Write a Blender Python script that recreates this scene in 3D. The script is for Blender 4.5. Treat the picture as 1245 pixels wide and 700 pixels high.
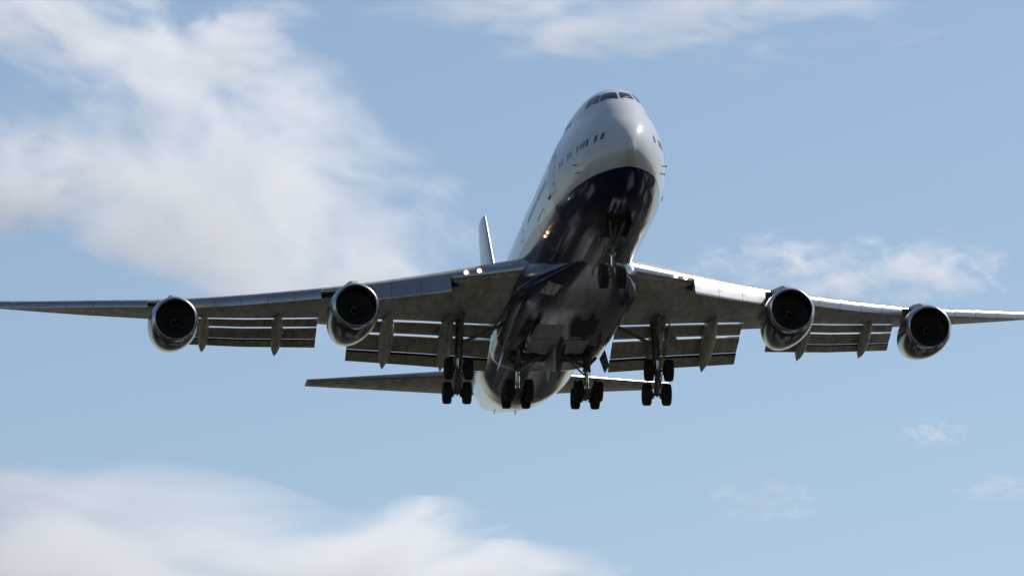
import bpy, math, random
import numpy as np
from mathutils import Matrix, Vector, noise as mnoise

R = math.radians
S = bpy.context.scene
for o in list(bpy.data.objects):
    bpy.data.objects.remove(o)

# ------------------------------------------------------------------ camera
# The aircraft is modelled in its own frame: -Y nose, +Y aft, +X port, +Z up.
CAM_LOCAL = Vector((-35.836, -266.273, -68.029))
def rot_local(a, b, c):
    return Matrix.Rotation(a, 3, 'Z') @ Matrix.Rotation(b, 3, 'X') @ Matrix.Rotation(c, 3, 'Y')
CAM_ROT_LOCAL = rot_local(-0.111574, 0.240497, 0.0158846)      # columns: right, forward, up
PITCH = R(-1.5)                                                   # nose slightly up
def plane_rot(roll):
    return Matrix.Rotation(roll, 3, 'Y') @ Matrix.Rotation(PITCH, 3, 'X')
lo, hi = R(-5), R(5)
for _ in range(60):                                               # bank that leaves the camera level
    mid = (lo + hi) / 2
    if (plane_rot(mid) @ CAM_ROT_LOCAL.col[0]).z > 0: lo = mid
    else: hi = mid
if abs((plane_rot(lo) @ CAM_ROT_LOCAL.col[0]).z) > 1e-3:
    lo, hi = R(-5), R(5)
    for _ in range(60):
        mid = (lo + hi) / 2
        if (plane_rot(mid) @ CAM_ROT_LOCAL.col[0]).z < 0: lo = mid
        else: hi = mid
PR = plane_rot(lo)
PT = Vector((0, 0, 1.7)) - PR @ CAM_LOCAL
PLANE = Matrix.Translation(PT) @ PR.to_4x4()
cr = PR @ CAM_ROT_LOCAL
cm = Matrix((cr.col[0], cr.col[2], -cr.col[1])).transposed()
cam_data = bpy.data.cameras.new('camera')
cam = bpy.data.objects.new('camera', cam_data)
S.collection.objects.link(cam)
cam.matrix_world = Matrix.Translation((0, 0, 1.7)) @ cm.to_4x4()
cam_data.sensor_width = 36
cam_data.lens = 36 * 6853.57 / 1245
cam_data.clip_start = 1
cam_data.clip_end = 200000
S.camera = cam

# ------------------------------------------------------------------ light
SUN = (PR @ Vector((0.60, 0.36, 0.71))).normalized()
elev = math.asin(SUN.z)
azim = math.atan2(SUN.x, SUN.y)
w = bpy.data.worlds.new("World"); S.world = w; w.use_nodes = True
nt = w.node_tree
bg = nt.nodes['Background']
sky = nt.nodes.new('ShaderNodeTexSky'); sky.sky_type = 'NISHITA'
sky.sun_disc = False; sky.sun_elevation = elev; sky.sun_rotation = azim
sky.air_density = 1.0; sky.dust_density = 0.7; sky.ozone_density = 1.0
nt.links.new(sky.outputs[0], bg.inputs[0]); bg.inputs[1].default_value = 0.104
sl = bpy.data.lights.new('sun', 'SUN'); sl.energy = 5.0; sl.angle = R(0.53); sl.color = (1, .972, .935)
so = bpy.data.objects.new('sun', sl); S.collection.objects.link(so)
so.rotation_mode = 'QUATERNION'
so.rotation_quaternion = SUN.to_track_quat('Z', 'Y')
S.view_settings.view_transform = 'Standard'; S.view_settings.look = 'None'
S.view_settings.exposure = 0.0; S.view_settings.gamma = 1
S.view_settings.use_curve_mapping = False
S.cycles.max_bounces = 10; S.cycles.volume_bounces = 8

# ------------------------------------------------------------------ helpers
def mat(name, col=(.5, .5, .5), rough=.5, metal=0, coat=0, spec=.5):
    m = bpy.data.materials.new(name); m.use_nodes = True
    b = m.node_tree.nodes['Principled BSDF']
    b.inputs['Base Color'].default_value = (*col, 1); b.inputs['Roughness'].default_value = rough
    b.inputs['Metallic'].default_value = metal; b.inputs['Coat Weight'].default_value = coat
    b.inputs['Coat Roughness'].default_value = .04; b.inputs['Specular IOR Level'].default_value = spec
    return m
class N:
    """small node helper"""
    def __init__(s, m): s.t = m.node_tree; s.b = s.t.nodes.get('Principled BSDF')
    def new(s, kind, **kw):
        n = s.t.nodes.new(kind)
        for k, v in kw.items(): setattr(n, k, v)
        return n
    def link(s, a, b): s.t.links.new(a, b)
    def coords(s, scale=(1, 1, 1), kind='Object'):
        tc = s.new('ShaderNodeTexCoord'); mp = s.new('ShaderNodeMapping')
        mp.inputs['Scale'].default_value = scale
        s.link(tc.outputs[kind], mp.inputs[0]); return mp.outputs[0]
    def noise(s, vec, scale=1, detail=4, rough=.55):
        n = s.new('ShaderNodeTexNoise'); n.inputs['Scale'].default_value = scale
        n.inputs['Detail'].default_value = detail; n.inputs['Roughness'].default_value = rough
        s.link(vec, n.inputs['Vector']); return n.outputs[0]
    def ramp(s, fac, stops):
        r = s.new('ShaderNodeValToRGB'); e = r.color_ramp.elements
        while len(e) < len(stops): e.new(.5)
        for q, (p, c) in zip(e, stops):
            q.position = p; q.color = (c, c, c, 1) if not isinstance(c, tuple) else (*c, 1)
        s.link(fac, r.inputs[0]); return r.outputs[0]
    def math(s, op, a, b=None):
        n = s.new('ShaderNodeMath', operation=op)
        for i, v in enumerate((a, b)):
            if v is None: continue
            if isinstance(v, (int, float)): n.inputs[i].default_value = v
            else: s.link(v, n.inputs[i])
        return n.outputs[0]
    def mix(s, fac, a, b, blend='MIX'):
        n = s.new('ShaderNodeMix', data_type='RGBA', blend_type=blend)
        for i, v in ((0, fac), (6, a), (7, b)):
            if isinstance(v, (int, float)): n.inputs[i].default_value = v
            elif isinstance(v, tuple): n.inputs[i].default_value = (*v, 1)
            else: s.link(v, n.inputs[i])
        return n.outputs[2]

class MB:
    """collects faces for ONE mesh object"""
    def __init__(s): s.v = []; s.f = []; s.m = []
    def add(s, vs, fs, mi=0):
        o = len(s.v); s.v += [tuple(q) for q in vs]
        s.f += [tuple(i + o for i in f) for f in fs]; s.m += [mi] * len(fs) if isinstance(mi, int) else list(mi)
    def loft(s, rings, closed=True, cap0=True, cap1=True, mi=0, fm=None):
        n = len(rings[0]); vs = [p for r in rings for p in r]; fs = []; ms = []
        for i in range(len(rings) - 1):
            for j in range(n if closed else n - 1):
                k = (j + 1) % n
                fs.append((i * n + j, i * n + k, (i + 1) * n + k, (i + 1) * n + j))
                ms.append(fm(i, j) if fm else mi)
        if cap0: fs.append(tuple(range(n))[::-1]); ms.append(mi)
        if cap1: fs.append(tuple((len(rings) - 1) * n + j for j in range(n))); ms.append(mi)
        s.add(vs, fs, ms)
    def tube(s, p0, p1, r0, r1=None, n=14, mi=0):
        p0, p1 = Vector(p0), Vector(p1); r1 = r0 if r1 is None else r1
        q = (p1 - p0).to_track_quat('Z', 'Y')
        c = [q @ Vector((math.cos(2 * math.pi * k / n), math.sin(2 * math.pi * k / n), 0)) for k in range(n)]
        s.loft([[p0 + d * r0 for d in c], [p1 + d * r1 for d in c]], mi=mi)
    def plate(s, pts, thick, nrm, mi=0):
        nv = Vector(nrm).normalized() * thick / 2; n = len(pts)
        a = [Vector(p) + nv for p in pts]; b = [Vector(p) - nv for p in pts]
        s.add(a + b, [tuple(range(n)), tuple(range(2 * n - 1, n - 1, -1))] +
              [(i, n + i, n + (i + 1) % n, (i + 1) % n) for i in range(n)], mi)
    def box(s, c, d, mi=0, rot=None):
        vs = []
        for x in (-1, 1):
            for y in (-1, 1):
                for z in (-1, 1):
                    q = Vector((x * d[0] / 2, y * d[1] / 2, z * d[2] / 2))
                    vs.append(Vector(c) + (rot @ q if rot else q))
        s.add(vs, [(0, 1, 3, 2), (4, 6, 7, 5), (0, 4, 5, 1), (2, 3, 7, 6), (0, 2, 6, 4), (1, 5, 7, 3)], mi)
    def revolve(s, prof, n=64, axis='Y', c=(0, 0, 0), mi=0, cap0=False, cap1=False):
        rings = []
        for (a, r) in prof:
            ring = []
            for k in range(n):
                t = 2 * math.pi * k / n; u, v = r * math.cos(t), r * math.sin(t)
                ring.append({'Y': (c[0] + u, c[1] + a, c[2] + v), 'X': (c[0] + a, c[1] + u, c[2] + v)}[axis])
            rings.append(ring)
        s.loft(rings, cap0=cap0, cap1=cap1, mi=mi)
    def build(s, name, mats, parent=None, loc=(0, 0, 0), sharp=38, fix=True):
        me = bpy.data.meshes.new(name); me.from_pydata(s.v, [], s.f)
        for m in (mats if isinstance(mats, (list, tuple)) else [mats]): me.materials.append(m)
        me.polygons.foreach_set('material_index', s.m)
        if fix:
            import bmesh
            b = bmesh.new(); b.from_mesh(me); bmesh.ops.remove_doubles(b, verts=b.verts, dist=1e-5)
            bmesh.ops.recalc_face_normals(b, faces=b.faces); b.to_mesh(me); b.free()
        me.polygons.foreach_set('use_smooth', [True] * len(me.polygons))
        me.set_sharp_from_angle(angle=R(sharp)); me.update()
        o = bpy.data.objects.new(name, me); S.collection.objects.link(o); o.location = loc
        if parent: o.parent = parent
        return o
def put(o, parent, loc=(0, 0, 0)):
    c = o.copy(); S.collection.objects.link(c); c.parent = parent; c.location = loc; return c
def lerp(a, b, t): return a + (b - a) * t
def pchip(xs, ys):
    xs, ys = np.array(xs, float), np.array(ys, float); h = np.diff(xs); d = np.diff(ys) / h
    m = np.zeros_like(ys); m[0], m[-1] = d[0], d[-1]
    for i in range(1, len(xs) - 1):
        if d[i - 1] * d[i] > 0:
            w1, w2 = 2 * h[i] + h[i - 1], h[i] + 2 * h[i - 1]
            m[i] = (w1 + w2) / (w1 / d[i - 1] + w2 / d[i])
    def f(x):
        i = int(np.clip(np.searchsorted(xs, x) - 1, 0, len(h) - 1)); t = (x - xs[i]) / h[i]
        t = min(max(t, 0), 1)
        return float((2*t**3-3*t**2+1)*ys[i] + (t**3-2*t**2+t)*h[i]*m[i] + (-2*t**3+3*t**2)*ys[i+1] + (t**3-t**2)*h[i]*m[i+1])
    return f

# ------------------------------------------------------------------ ground
def build_ground():
    m = mat('grass_fields', rough=.95, spec=.1); n = N(m)
    vec = n.coords(); sx = n.new('ShaderNodeSeparateXYZ'); n.link(vec, sx.inputs[0])
    big = n.noise(vec, .006, 5); fine = n.noise(vec, .12, 4)
    green = n.mix(n.ramp(fine, [(.3, 0.), (.7, 1.)]), (.032, .033, .005), (.064, .058, .013))
    dry = n.mix(n.ramp(big, [(.45, 0.), (.6, 1.)]), green, (.055, .047, .02))
    # unseen woods and pale roofs, made up and zoned for the belly's reflections
    far = n.ramp(n.math('ADD', n.math('DIVIDE', sx.outputs['Y'], 900.), n.math('MULTIPLY', big, .25)), [(.36, 0.), (.42, 1.)])
    wood = n.math('MULTIPLY', far, n.ramp(n.noise(n.coords((1, .6, 1)), .022, 5), [(.36, .25), (.46, 1.)]))
    c = n.mix(wood, dry, (.010, .011, .007))
    vo = n.new('ShaderNodeTexVoronoi', distance='CHEBYCHEV'); vo.inputs['Scale'].default_value = .021; vo.inputs['Randomness'].default_value = 1; n.link(vec, vo.inputs['Vector'])
    cell = n.math('GREATER_THAN', n.noise(vo.outputs['Position'], .37, 0), .47)
    spot = n.math('LESS_THAN', n.math('ADD', vo.outputs['Distance'], n.math('MULTIPLY', n.noise(vec, .05, 3), .25)), .40)
    near = n.ramp(n.math('DIVIDE', sx.outputs['Y'], 2000.), [(.30, 1.), (.45, 0.)])
    c = n.mix(n.math('MULTIPLY', near, n.math('MULTIPLY', far, n.math('MULTIPLY', cell, spot))), c, (.40, .395, .41))
    n.link(c, n.b.inputs['Base Color'])
    b = MB(); L = 40000
    b.add([(-L, -L, 0), (L, -L, 0), (L, L, 0), (-L, L, 0)], [(0, 1, 2, 3)])
    o = b.build('ground', m, fix=False); o['kind'] = 'structure'
    o['label'] = 'unseen grassland below the flight path, its woods and roofs made up for reflections'
build_ground()

# ------------------------------------------------------------------ aircraft materials
LIVERY = [(0, 4.10), (2, 4.13), (4.4, 4.19), (6.6, 4.25), (9.2, 4.33), (14, 4.66), (16.7, 4.93), (19.2, 5.10), (30, 5.2), (42, 5.05), (46, 4.6), (50, 3.95), (53, 3.4), (57, 2.6), (69, 2.5)]
def livery_mat():
    m = mat('white_and_navy_paint', rough=.2, coat=.0, spec=.30); n = N(m)
    tc = n.new('ShaderNodeTexCoord'); sx = n.new('ShaderNodeSeparateXYZ'); n.link(tc.outputs['Object'], sx.inputs[0])
    fc = n.new('ShaderNodeFloatCurve'); cu = fc.mapping.curves[0]
    fc.mapping.use_clip = False
    pts = [(y / 70, z / 12) for y, z in LIVERY]
    cu.points[0].location = pts[0]; cu.points[1].location = pts[-1]
    for q in pts[1:-1]: cu.points.new(*q)
    fc.mapping.update()
    n.link(n.math('DIVIDE', sx.outputs['Y'], 70.0), fc.inputs['Value'])
    below = n.math('LESS_THAN', n.math('DIVIDE', sx.outputs['Z'], 12.0), fc.outputs[0])
    streak = n.noise(n.coords((1.6, .12, 1.6)), 2.2, 6, .6)
    grime = n.noise(n.coords((.6, .25, .6)), 1.3, 6, .65)
    navy = n.mix(n.ramp(streak, [(.5, 0.), (.85, .6)]), (.006, .010, .050), (.012, .015, .044))
    white = n.mix(n.ramp(grime, [(.4, 0.), (.8, .35)]), (.55, .56, .57), (.40, .385, .35))
    n.link(n.mix(below, white, navy), n.b.inputs['Base Color'])
    n.link(n.ramp(streak, [(.35, .10), (.75, .20)]), n.b.inputs['Roughness'])
    # skin seams and slight oil-canning of the panels
    br = n.new('ShaderNodeTexBrick'); br.inputs['Scale'].default_value = 1; br.offset = .5
    br.inputs['Mortar Size'].default_value = .012; br.inputs['Brick Width'].default_value = 2.6
    br.inputs['Row Height'].default_value = 1.15; br.inputs['Mortar Smooth'].default_value = .3
    ang = n.math('MULTIPLY', n.math('ARCTAN2', sx.outputs['X'], n.math('SUBTRACT', sx.outputs['Z'], 5.4)), 3.3)
    cb = n.new('ShaderNodeCombineXYZ'); n.link(sx.outputs['Y'], cb.inputs[0]); n.link(ang, cb.inputs[1])
    n.link(cb.outputs[0], br.inputs['Vector'])
    wob = n.noise(n.coords((1, .5, 1)), 1.1, 3)
    h = n.math('ADD', n.math('MULTIPLY', br.outputs['Fac'], -.010), n.math('MULTIPLY', wob, .05))
    bp = n.new('ShaderNodeBump'); bp.inputs['Strength'].default_value = .4; bp.inputs['Distance'].default_value = .12
    n.link(h, bp.inputs['Height']); n.link(bp.outputs[0], n.b.inputs['Normal'])
    return m
def streaked(name, c0, c1, rough, metal=0, coat=0, sc=(1.5, .15, 1.5), bump=0):
    m = mat(name, c0, rough, metal, coat); n = N(m)
    s = n.noise(n.coords(sc), 2.0, 6, .62)
    n.link(n.mix(n.ramp(s, [(.38, 0.), (.72, 1.)]), c0, c1), n.b.inputs['Base Color'])
    n.link(n.ramp(s, [(.3, max(.04, rough - .04)), (.7, rough + .06)]), n.b.inputs['Roughness'])
    if bump:
        bp = n.new('ShaderNodeBump'); bp.inputs['Strength'].default_value = bump; bp.inputs['Distance'].default_value = .05
        n.link(n.noise(n.coords(), 1.5, 3), bp.inputs['Height']); n.link(bp.outputs[0], n.b.inputs['Normal'])
    return m
def wing_mat():
    m = streaked('grey_wing_paint', (.44, .405, .335), (.22, .198, .152), .42, sc=(1.2, .18, 1.2)); n = N(m)
    src = n.b.inputs['Base Color'].links[0].from_socket
    br = n.new('ShaderNodeTexBrick'); br.inputs['Scale'].default_value = 1; br.offset = .5
    br.inputs['Color1'].default_value = (1, 1, 1, 1); br.inputs['Color2'].default_value = (.9, .9, .9, 1)
    br.inputs['Mortar'].default_value = (.35, .33, .30, 1)
    br.inputs['Mortar Size'].default_value = .022; br.inputs['Brick Width'].default_value = 3.1; br.inputs['Row Height'].default_value = 1.3
    tc = n.new('ShaderNodeTexCoord'); sx = n.new('ShaderNodeSeparateXYZ'); n.link(tc.outputs['Object'], sx.inputs[0])
    ax = n.math('ABSOLUTE', sx.outputs['X'])
    cb = n.new('ShaderNodeCombineXYZ'); n.link(ax, cb.inputs[0])
    n.link(n.math('SUBTRACT', sx.outputs['Y'], n.math('MULTIPLY', ax, .75)), cb.inputs[1]); n.link(cb.outputs[0], br.inputs['Vector'])
    n.link(n.mix(1.0, src, br.outputs['Color'], 'MULTIPLY'), n.b.inputs['Base Color'])
    return m
M = dict(
    livery=livery_mat(), wing=wing_mat(),
    white=streaked('white_paint', (.58, .59, .60), (.48, .47, .44), .3, coat=.3),
    navy=streaked('navy_paint', (.005, .007, .030), (.009, .010, .028), .16)
    ,
    lip=streaked('polished_aluminium', (.50, .50, .51), (.38, .38, .39), .28, 1),
    edge=streaked('bare_leading_edge_metal', (.33, .33, .34), (.27, .265, .26), .28, .7, sc=(.4, .1, .4)),
    flapnose=streaked('flap_nose_metal', (.82, .82, .82), (.7, .7, .7), .35, .2),
    glass=mat('dark_cockpit_glass', (.006, .012, .012), .08, 0, 0, .25),
    window=mat('cabin_window_glass', (.06, .075, .095), .2, spec=.3),
    line=mat('door_seam', (.20, .21, .23), .5),
    tyre=streaked('tyre_rubber', (.009, .009, .009), (.018, .017, .016), .85, sc=(4, 4, 4)),
    hub=mat('wheel_hub_paint', (.22, .22, .22), .5),
    gear=streaked('grey_gear_paint', (.20, .205, .205), (.09, .085, .075), .45, sc=(3, 3, 3)),
    chrome=mat('chrome_oleo', (.75, .75, .75), .12, 1),
    dark=mat('dark_parts_and_shade', (.012, .012, .013), .8),  # black small parts; also paints the shade of wheel wells and leading-edge openings
    liner=mat('inlet_liner', (.014, .014, .015), .6, spec=.2),
    fan=mat('fan_blade_titanium', (.13, .13, .14), .4, .5),
    spin=mat('spinner_black', (.010, .010, .011), .6, spec=.2),
    mark=mat('spinner_white_mark', (.4, .4, .4), .6),
    edge_pale=mat('pale_edge_strip', (.68, .69, .70), .4),
    probe=mat('antenna_grey', (.12, .12, .13), .5),
    canoe=streaked('grey_fairing_paint', (.46, .43, .365), (.29, .268, .215), .42, sc=(2, .3, 2)),
    pale=streaked('pale_panel_paint', (.42, .41, .39), (.24, .23, .21), .5, sc=(2, 1, 2)),
)
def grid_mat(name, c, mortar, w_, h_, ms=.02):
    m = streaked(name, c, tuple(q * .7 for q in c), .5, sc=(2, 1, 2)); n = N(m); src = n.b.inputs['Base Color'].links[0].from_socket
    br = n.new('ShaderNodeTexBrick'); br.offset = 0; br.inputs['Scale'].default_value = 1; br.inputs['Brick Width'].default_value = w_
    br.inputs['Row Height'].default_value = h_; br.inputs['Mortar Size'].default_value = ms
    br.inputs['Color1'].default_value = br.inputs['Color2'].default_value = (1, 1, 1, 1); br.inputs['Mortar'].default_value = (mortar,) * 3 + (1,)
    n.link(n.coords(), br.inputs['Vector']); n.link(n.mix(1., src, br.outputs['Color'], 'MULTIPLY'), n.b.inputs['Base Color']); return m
M['belly_grid'] = grid_mat('grid_metal', (.60, .58, .57), .25, .34, .40, .03)
M['belly_grey'] = grid_mat('grid_panel_paint', (.32, .31, .315), .45, .8, .75, .02)
M['navy'].node_tree.nodes['Principled BSDF'].inputs['Specular IOR Level'].default_value = .32
def lamp_mat(name, col, e):
    m = mat(name, (.8, .8, .8), .2); b = m.node_tree.nodes['Principled BSDF']
    b.inputs['Emission Color'].default_value = (*col, 1); b.inputs['Emission Strength'].default_value = e
    return m
M['lamp'] = lamp_mat('landing_lamp', (1, .68, .34), 4)
M['glow_soft'] = lamp_mat('soft_glow', (1, .66, .40), 1.6)

jet = bpy.data.objects.new('passenger_jet', None); S.collection.objects.link(jet)
jet.matrix_world = PLANE
jet['label'] = 'four-engined white and navy wide-body airliner with its gear and flaps down'
jet['category'] = 'airliner'

# ------------------------------------------------------------------ fuselage
Yk  = [0, .06, .2, .45, .8, 1.3, 1.9, 2.5, 3.0, 3.5, 4.0, 5.0, 6.0, 8.0, 10, 14, 20, 26, 30, 33, 40, 46, 50, 54, 58, 62, 66, 68, 68.6]
zbk = [4.9, 4.72, 4.56, 4.325, 4.069, 3.776, 3.495, 3.276, 3.14, 3.027, 2.936, 2.78, 2.681, 2.569, 2.54, 2.54, 2.54, 2.54, 2.54, 2.54, 2.54, 2.54, 2.93, 3.62, 4.47, 5.387, 6.45, 6.95, 7.25]
wk = [.01, .15, .30, .555, .838, 1.137, 1.432, 1.673, 1.85, 1.993, 2.1, 2.303, 2.472, 2.723, 2.92, 2.975, 2.975, 2.975, 2.975, 2.975, 2.975, 2.97, 2.75, 2.40, 1.98, 1.45, .78, .42, .22]
ztk = [4.92, 5.1, 5.41, 5.744, 6.102, 6.539, 7.034, 7.509, 7.881, 8.253, 8.623, 9.167, 9.513, 9.821, 9.928, 9.93, 9.93, 9.6, 8.95, 8.85, 8.85, 8.84, 8.8, 8.7, 8.52, 8.28, 7.95, 7.8, 7.65]
# top of the main-deck lobe, and the upper-deck lobe's half width
zmk = [4.92, 5.12, 5.43, 5.80, 6.19, 6.614, 7.009, 7.315, 7.553, 7.763, 7.945, 8.237, 8.45, 8.697, 8.844, 8.845, 8.845, 8.845, 8.845, 8.845, 8.845, 8.84, 8.79, 8.7, 8.517, 8.283, 7.95, 7.8, 7.65]
wuk = [.01, .1, .2, .377, .552, .725, .855, .962, 1.037, 1.109, 1.188, 1.359, 1.52, 1.798, 1.946, 1.967, 1.967, 1.85, 1.55, 1.25, 1.25, 1.25, 1.25, 1.16, .97, .68, .39, .2, .1]
fzb, fw, fzt, fzm, fwu = (pchip(Yk, a) for a in (zbk, wk, ztk, zmk, wuk))
NS = 128
def sec_fn(Y):
    zb, w, zt, zm, wu = fzb(Y), fw(Y), fzt(Y), fzm(Y), fwu(Y)
    zc = zb + (zm - zb) * .5
    hu = max(min(1.05 * wu + .1, (zt - zc) * .75), .005); zu = zt - hu
    z0 = zc + .30 * (zt - zc)
    def ray(th):
        dx, dz = math.sin(th), -math.cos(th)
        def hit(cz, a, hz_dn, hz_up):
            best = 0
            for hh, sgn in ((hz_dn, -1), (hz_up, 1)):
                A = dx * dx / a / a + dz * dz / hh / hh
                B = 2 * dz * (z0 - cz) / hh / hh
                C = ((z0 - cz) / hh) ** 2 - 1
                D = B * B - 4 * A * C
                if D < 0: continue
                t = (-B + math.sqrt(D)) / 2 / A
                zz = z0 + t * dz
                if (zz - cz) * sgn >= -1e-9 and t > best: best = t
            return best
        r1 = hit(zc, w, zc - zb, max(zm - zc, .005)); r2 = hit(zu, wu, hu, hu)
        k = .80 * min(1, Y / 3.0 + .02)
        r = .5 * (r1 + r2 + math.sqrt((r1 - r2) ** 2 + k * k)) - .5 * (math.sqrt(k * k) if abs(r1 - r2) < 1e-9 else 0)
        r -= .5 * (math.sqrt((r1 - r2) ** 2 + k * k) - abs(r1 - r2)) * .35
        return (r * dx, z0 + r * dz)
    return ray
def surf(Y, th, off=0.0):
    x, z = sec_fn(Y)(th); p = Vector((x, Y, z))
    if off:
        e = .02
        x1, z1 = sec_fn(Y)(th + e); x2, z2 = sec_fn(Y + e)(th)
        nrm = (Vector((x2, Y + e, z2)) - p).cross(Vector((x1, Y, z1)) - p).normalized()
        c = Vector((0, Y, sum(sec_fn(Y)(t)[1] for t in (0, math.pi)) / 2))
        if nrm.dot(p - c) < 0: nrm = -nrm
        p += nrm * off
    return p
def theta_at(Y, z, side):
    """angle of the point at height z on the side (+1 port, -1 starboard)"""
    s = sec_fn(Y); a, b = .0, math.pi
    for _ in range(40):
        m_ = (a + b) / 2
        if s(m_)[1] < z: a = m_
        else: b = m_
    return side * (a + b) / 2
stations = sorted(set([round(.01 + 1.2 * (i / 16) ** 2.2, 4) for i in range(17)] + list(np.round(np.arange(1.3, 12, .2), 3)) +
                      list(np.round(np.arange(12, 46, .8), 3)) + list(np.round(np.arange(46, 68.7, .5), 3)) + [68.6]))
b = MB()
rings = []
for Y in stations:
    f = sec_fn(Y); rings.append([(f(2 * math.pi * k / NS)[0], Y, f(2 * math.pi * k / NS)[1]) for k in range(NS)])
b.loft(rings)
fus = b.build('fuselage', M['livery'], jet, sharp=60)

def patch(corners, off=.010, n=6, thick=True):
    """four (Y, theta) corners -> a skin patch lying just proud of the fuselage"""
    vs = []; fs = []
    for i in range(n + 1):
        for j in range(n + 1):
            u, v = i / n, j / n
            Y = lerp(lerp(corners[0][0], corners[1][0], u), lerp(corners[3][0], corners[2][0], u), v)
            t = lerp(lerp(corners[0][1], corners[1][1], u), lerp(corners[3][1], corners[2][1], u), v)
            vs.append(surf(Y, t, off))
    for i in range(n):
        for j in range(n):
            a = i * (n + 1) + j; fs.append((a, a + 1, a + n + 2, a + n + 1))
    return vs, fs
def rounded_patch(Y, z, wd, ht, side, off=.010):
    vs = [surf(Y, theta_at(Y, z, side), off)]; fs = []; n = 16
    for k in range(n):
        a = 2 * math.pi * k / n; ca, sa = math.cos(a), math.sin(a)
        y = Y + wd / 2 * math.copysign(abs(ca) ** .55, ca); zz = z + ht / 2 * math.copysign(abs(sa) ** .55, sa)
        vs.append(surf(y, theta_at(y, zz, side), off))
    for k in range(n): fs.append((0, 1 + k, 1 + (k + 1) % n))
    return vs, fs
# cockpit panes, given as (x, y, z) corners on the skin
def th_of(x, Y, z):
    zb, zt, zm = fzb(Y), fzt(Y), fzm(Y); zc = zb + (zm - zb) * .5
    return math.atan2(x, -(z - (zc + .30 * (zt - zc))))
def pane(pts, sgn):
    c = [(p[1], th_of(sgn * p[0], p[1], p[2])) for p in pts]
    b = MB(); vs, fs = patch(c, .014, 8); b.add(vs, fs); return b.build('cockpit_window', M['glass'], fus)
for sgn in (-1, 1):
    i_, o_ = (.10, .06) if sgn < 0 else (.015, -.06)      # the centre post stands a hand's width off the modelling axis
    if sgn < 0: pane([(i_, 4.24, 8.79), (.74, 4.66, 8.81), (.94, 4.02, 8.25), (i_, 3.46, 8.22)], sgn)
    else: pane([(i_, 4.24, 8.79), (.58, 4.52, 8.80), (.68, 3.86, 8.27), (i_, 3.46, 8.22)], sgn)
    pane([(.74 + o_, 4.74, 8.82), (.93 + o_, 5.32, 8.82), (1.18 + o_, 4.86, 8.28), (.95 + o_, 4.12, 8.26)], sgn)
    pane([(.98 + o_, 5.42, 8.81), (1.10 + o_, 6.0, 8.78), (1.40 + o_, 5.62, 8.27), (1.24 + o_, 4.96, 8.28)], sgn)
# nose skin joint, wipers
b = MB()
for sgn in (-1, 1):
    b.tube(surf(3.42, th_of(sgn * .09, 3.42, 8.19), .03), surf(3.78, th_of(sgn * .42, 3.78, 8.40), .03), .014, n=6)
b.build('windscreen_wiper', M['probe'], fus)
for sgn in (-1, 1):
    for Y in ([1.50, 2.00] if sgn < 0 else [2.00]) + [2.78, 3.16, 3.55, 4.06, 5.14, 5.60, 6.66, 7.18] + [10.6 + .52 * k for k in range(16)]:
        b = MB(); vs, fs = rounded_patch(Y, 5.86, .24, .37, sgn); b.add(vs, fs); b.build('cabin_window', M['window'], fus)
    for Y in [8.3 + .52 * k for k in range(3)] + [11.6 + .52 * k for k in range(14)]:
        b = MB(); vs, fs = rounded_patch(Y, 8.30, .25, .36, sgn); b.add(vs, fs); b.build('cabin_window', M['window'], fus)
def door_frame(Y0, Y1, z0, z1, sgn, name, w_=.035):
    b = MB()
    def strip(ya, yb, za, zb_):
        n = 10; vs = []; fs = []
        for i in range(n + 1):
            t = i / n
            if yb - ya > zb_ - za: q = [(lerp(ya, yb, t), za), (lerp(ya, yb, t), zb_)]
            else: q = [(ya, lerp(za, zb_, t)), (yb, lerp(za, zb_, t))]
            for (y, z) in q: vs.append(surf(y, theta_at(y, z, sgn), .008))
        for i in range(n): fs.append((2 * i, 2 * i + 1, 2 * i + 3, 2 * i + 2))
        b.add(vs, fs)
    strip(Y0, Y1, z0 - w_, z0); strip(Y0, Y1, z1, z1 + w_); strip(Y0 - w_, Y0, z0, z1); strip(Y1, Y1 + w_, z0, z1)
    strip(Y0 + .06, Y0 + .55, z0 + .40, z0 + .44)
    return b.build(name, M['line'], fus)
for sgn in (-1, 1):
    door_frame(8.45, 9.6, 4.88, 6.75, sgn, 'cabin_door')
    door_frame(20.6, 21.7, 5.5, 6.9, sgn, 'cabin_door')
door_frame(12.2, 14.9, 3.35, 4.92, -1, 'cargo_door', .05)
# pitot probes and vanes
for sgn in (-1, 1):
    for Y, z in ((4.30, 5.10), (4.20, 4.68)):
        p = surf(Y, theta_at(Y, z, sgn)); n_ = (surf(Y, theta_at(Y, z, sgn), .2) - p).normalized()
        b = MB(); b.tube(p, p + n_ * .17 + Vector((0, -.05, 0)), .035, .022, 8); b.tube(p + n_ * .17 + Vector((0, .12, 0)), p + n_ * .18 + Vector((0, -.26, 0)), .022, .012, 8)
        b.build('pitot_probe', M['probe'], fus)
    p = surf(9.75, theta_at(9.75, 4.86, sgn), .02)
    b = MB(); b.plate([p, p + Vector((sgn * .03, .5, 0)), p + Vector((sgn * .05, .45, .10)), p + Vector((sgn * .03, 0, .06))], .05, (1, 0, 0)); b.tube(p, p + Vector((0, .02, .32)), .035, n=6)
    b.build('drain_mast', M['probe'], fus)
def blade(x, Y, z, h, ln, name='blade_antenna'):
    b = MB(); rings = []
    for t in (0, .5, 1):
        c = ln * (1 - .45 * t); rings.append([(x + .03 * (1 - .4 * t) * s_ * math.sin(math.pi * q) ** .6 if 0 < q < 1 else x, Y + .35 * ln * t + c * q, z - h * t)
                                              for s_, q in [(1, k / 6) for k in range(7)] + [(-1, k / 6) for k in range(5, 0, -1)]])
    b.loft(rings); return b.build(name, M['probe'], fus)
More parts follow.
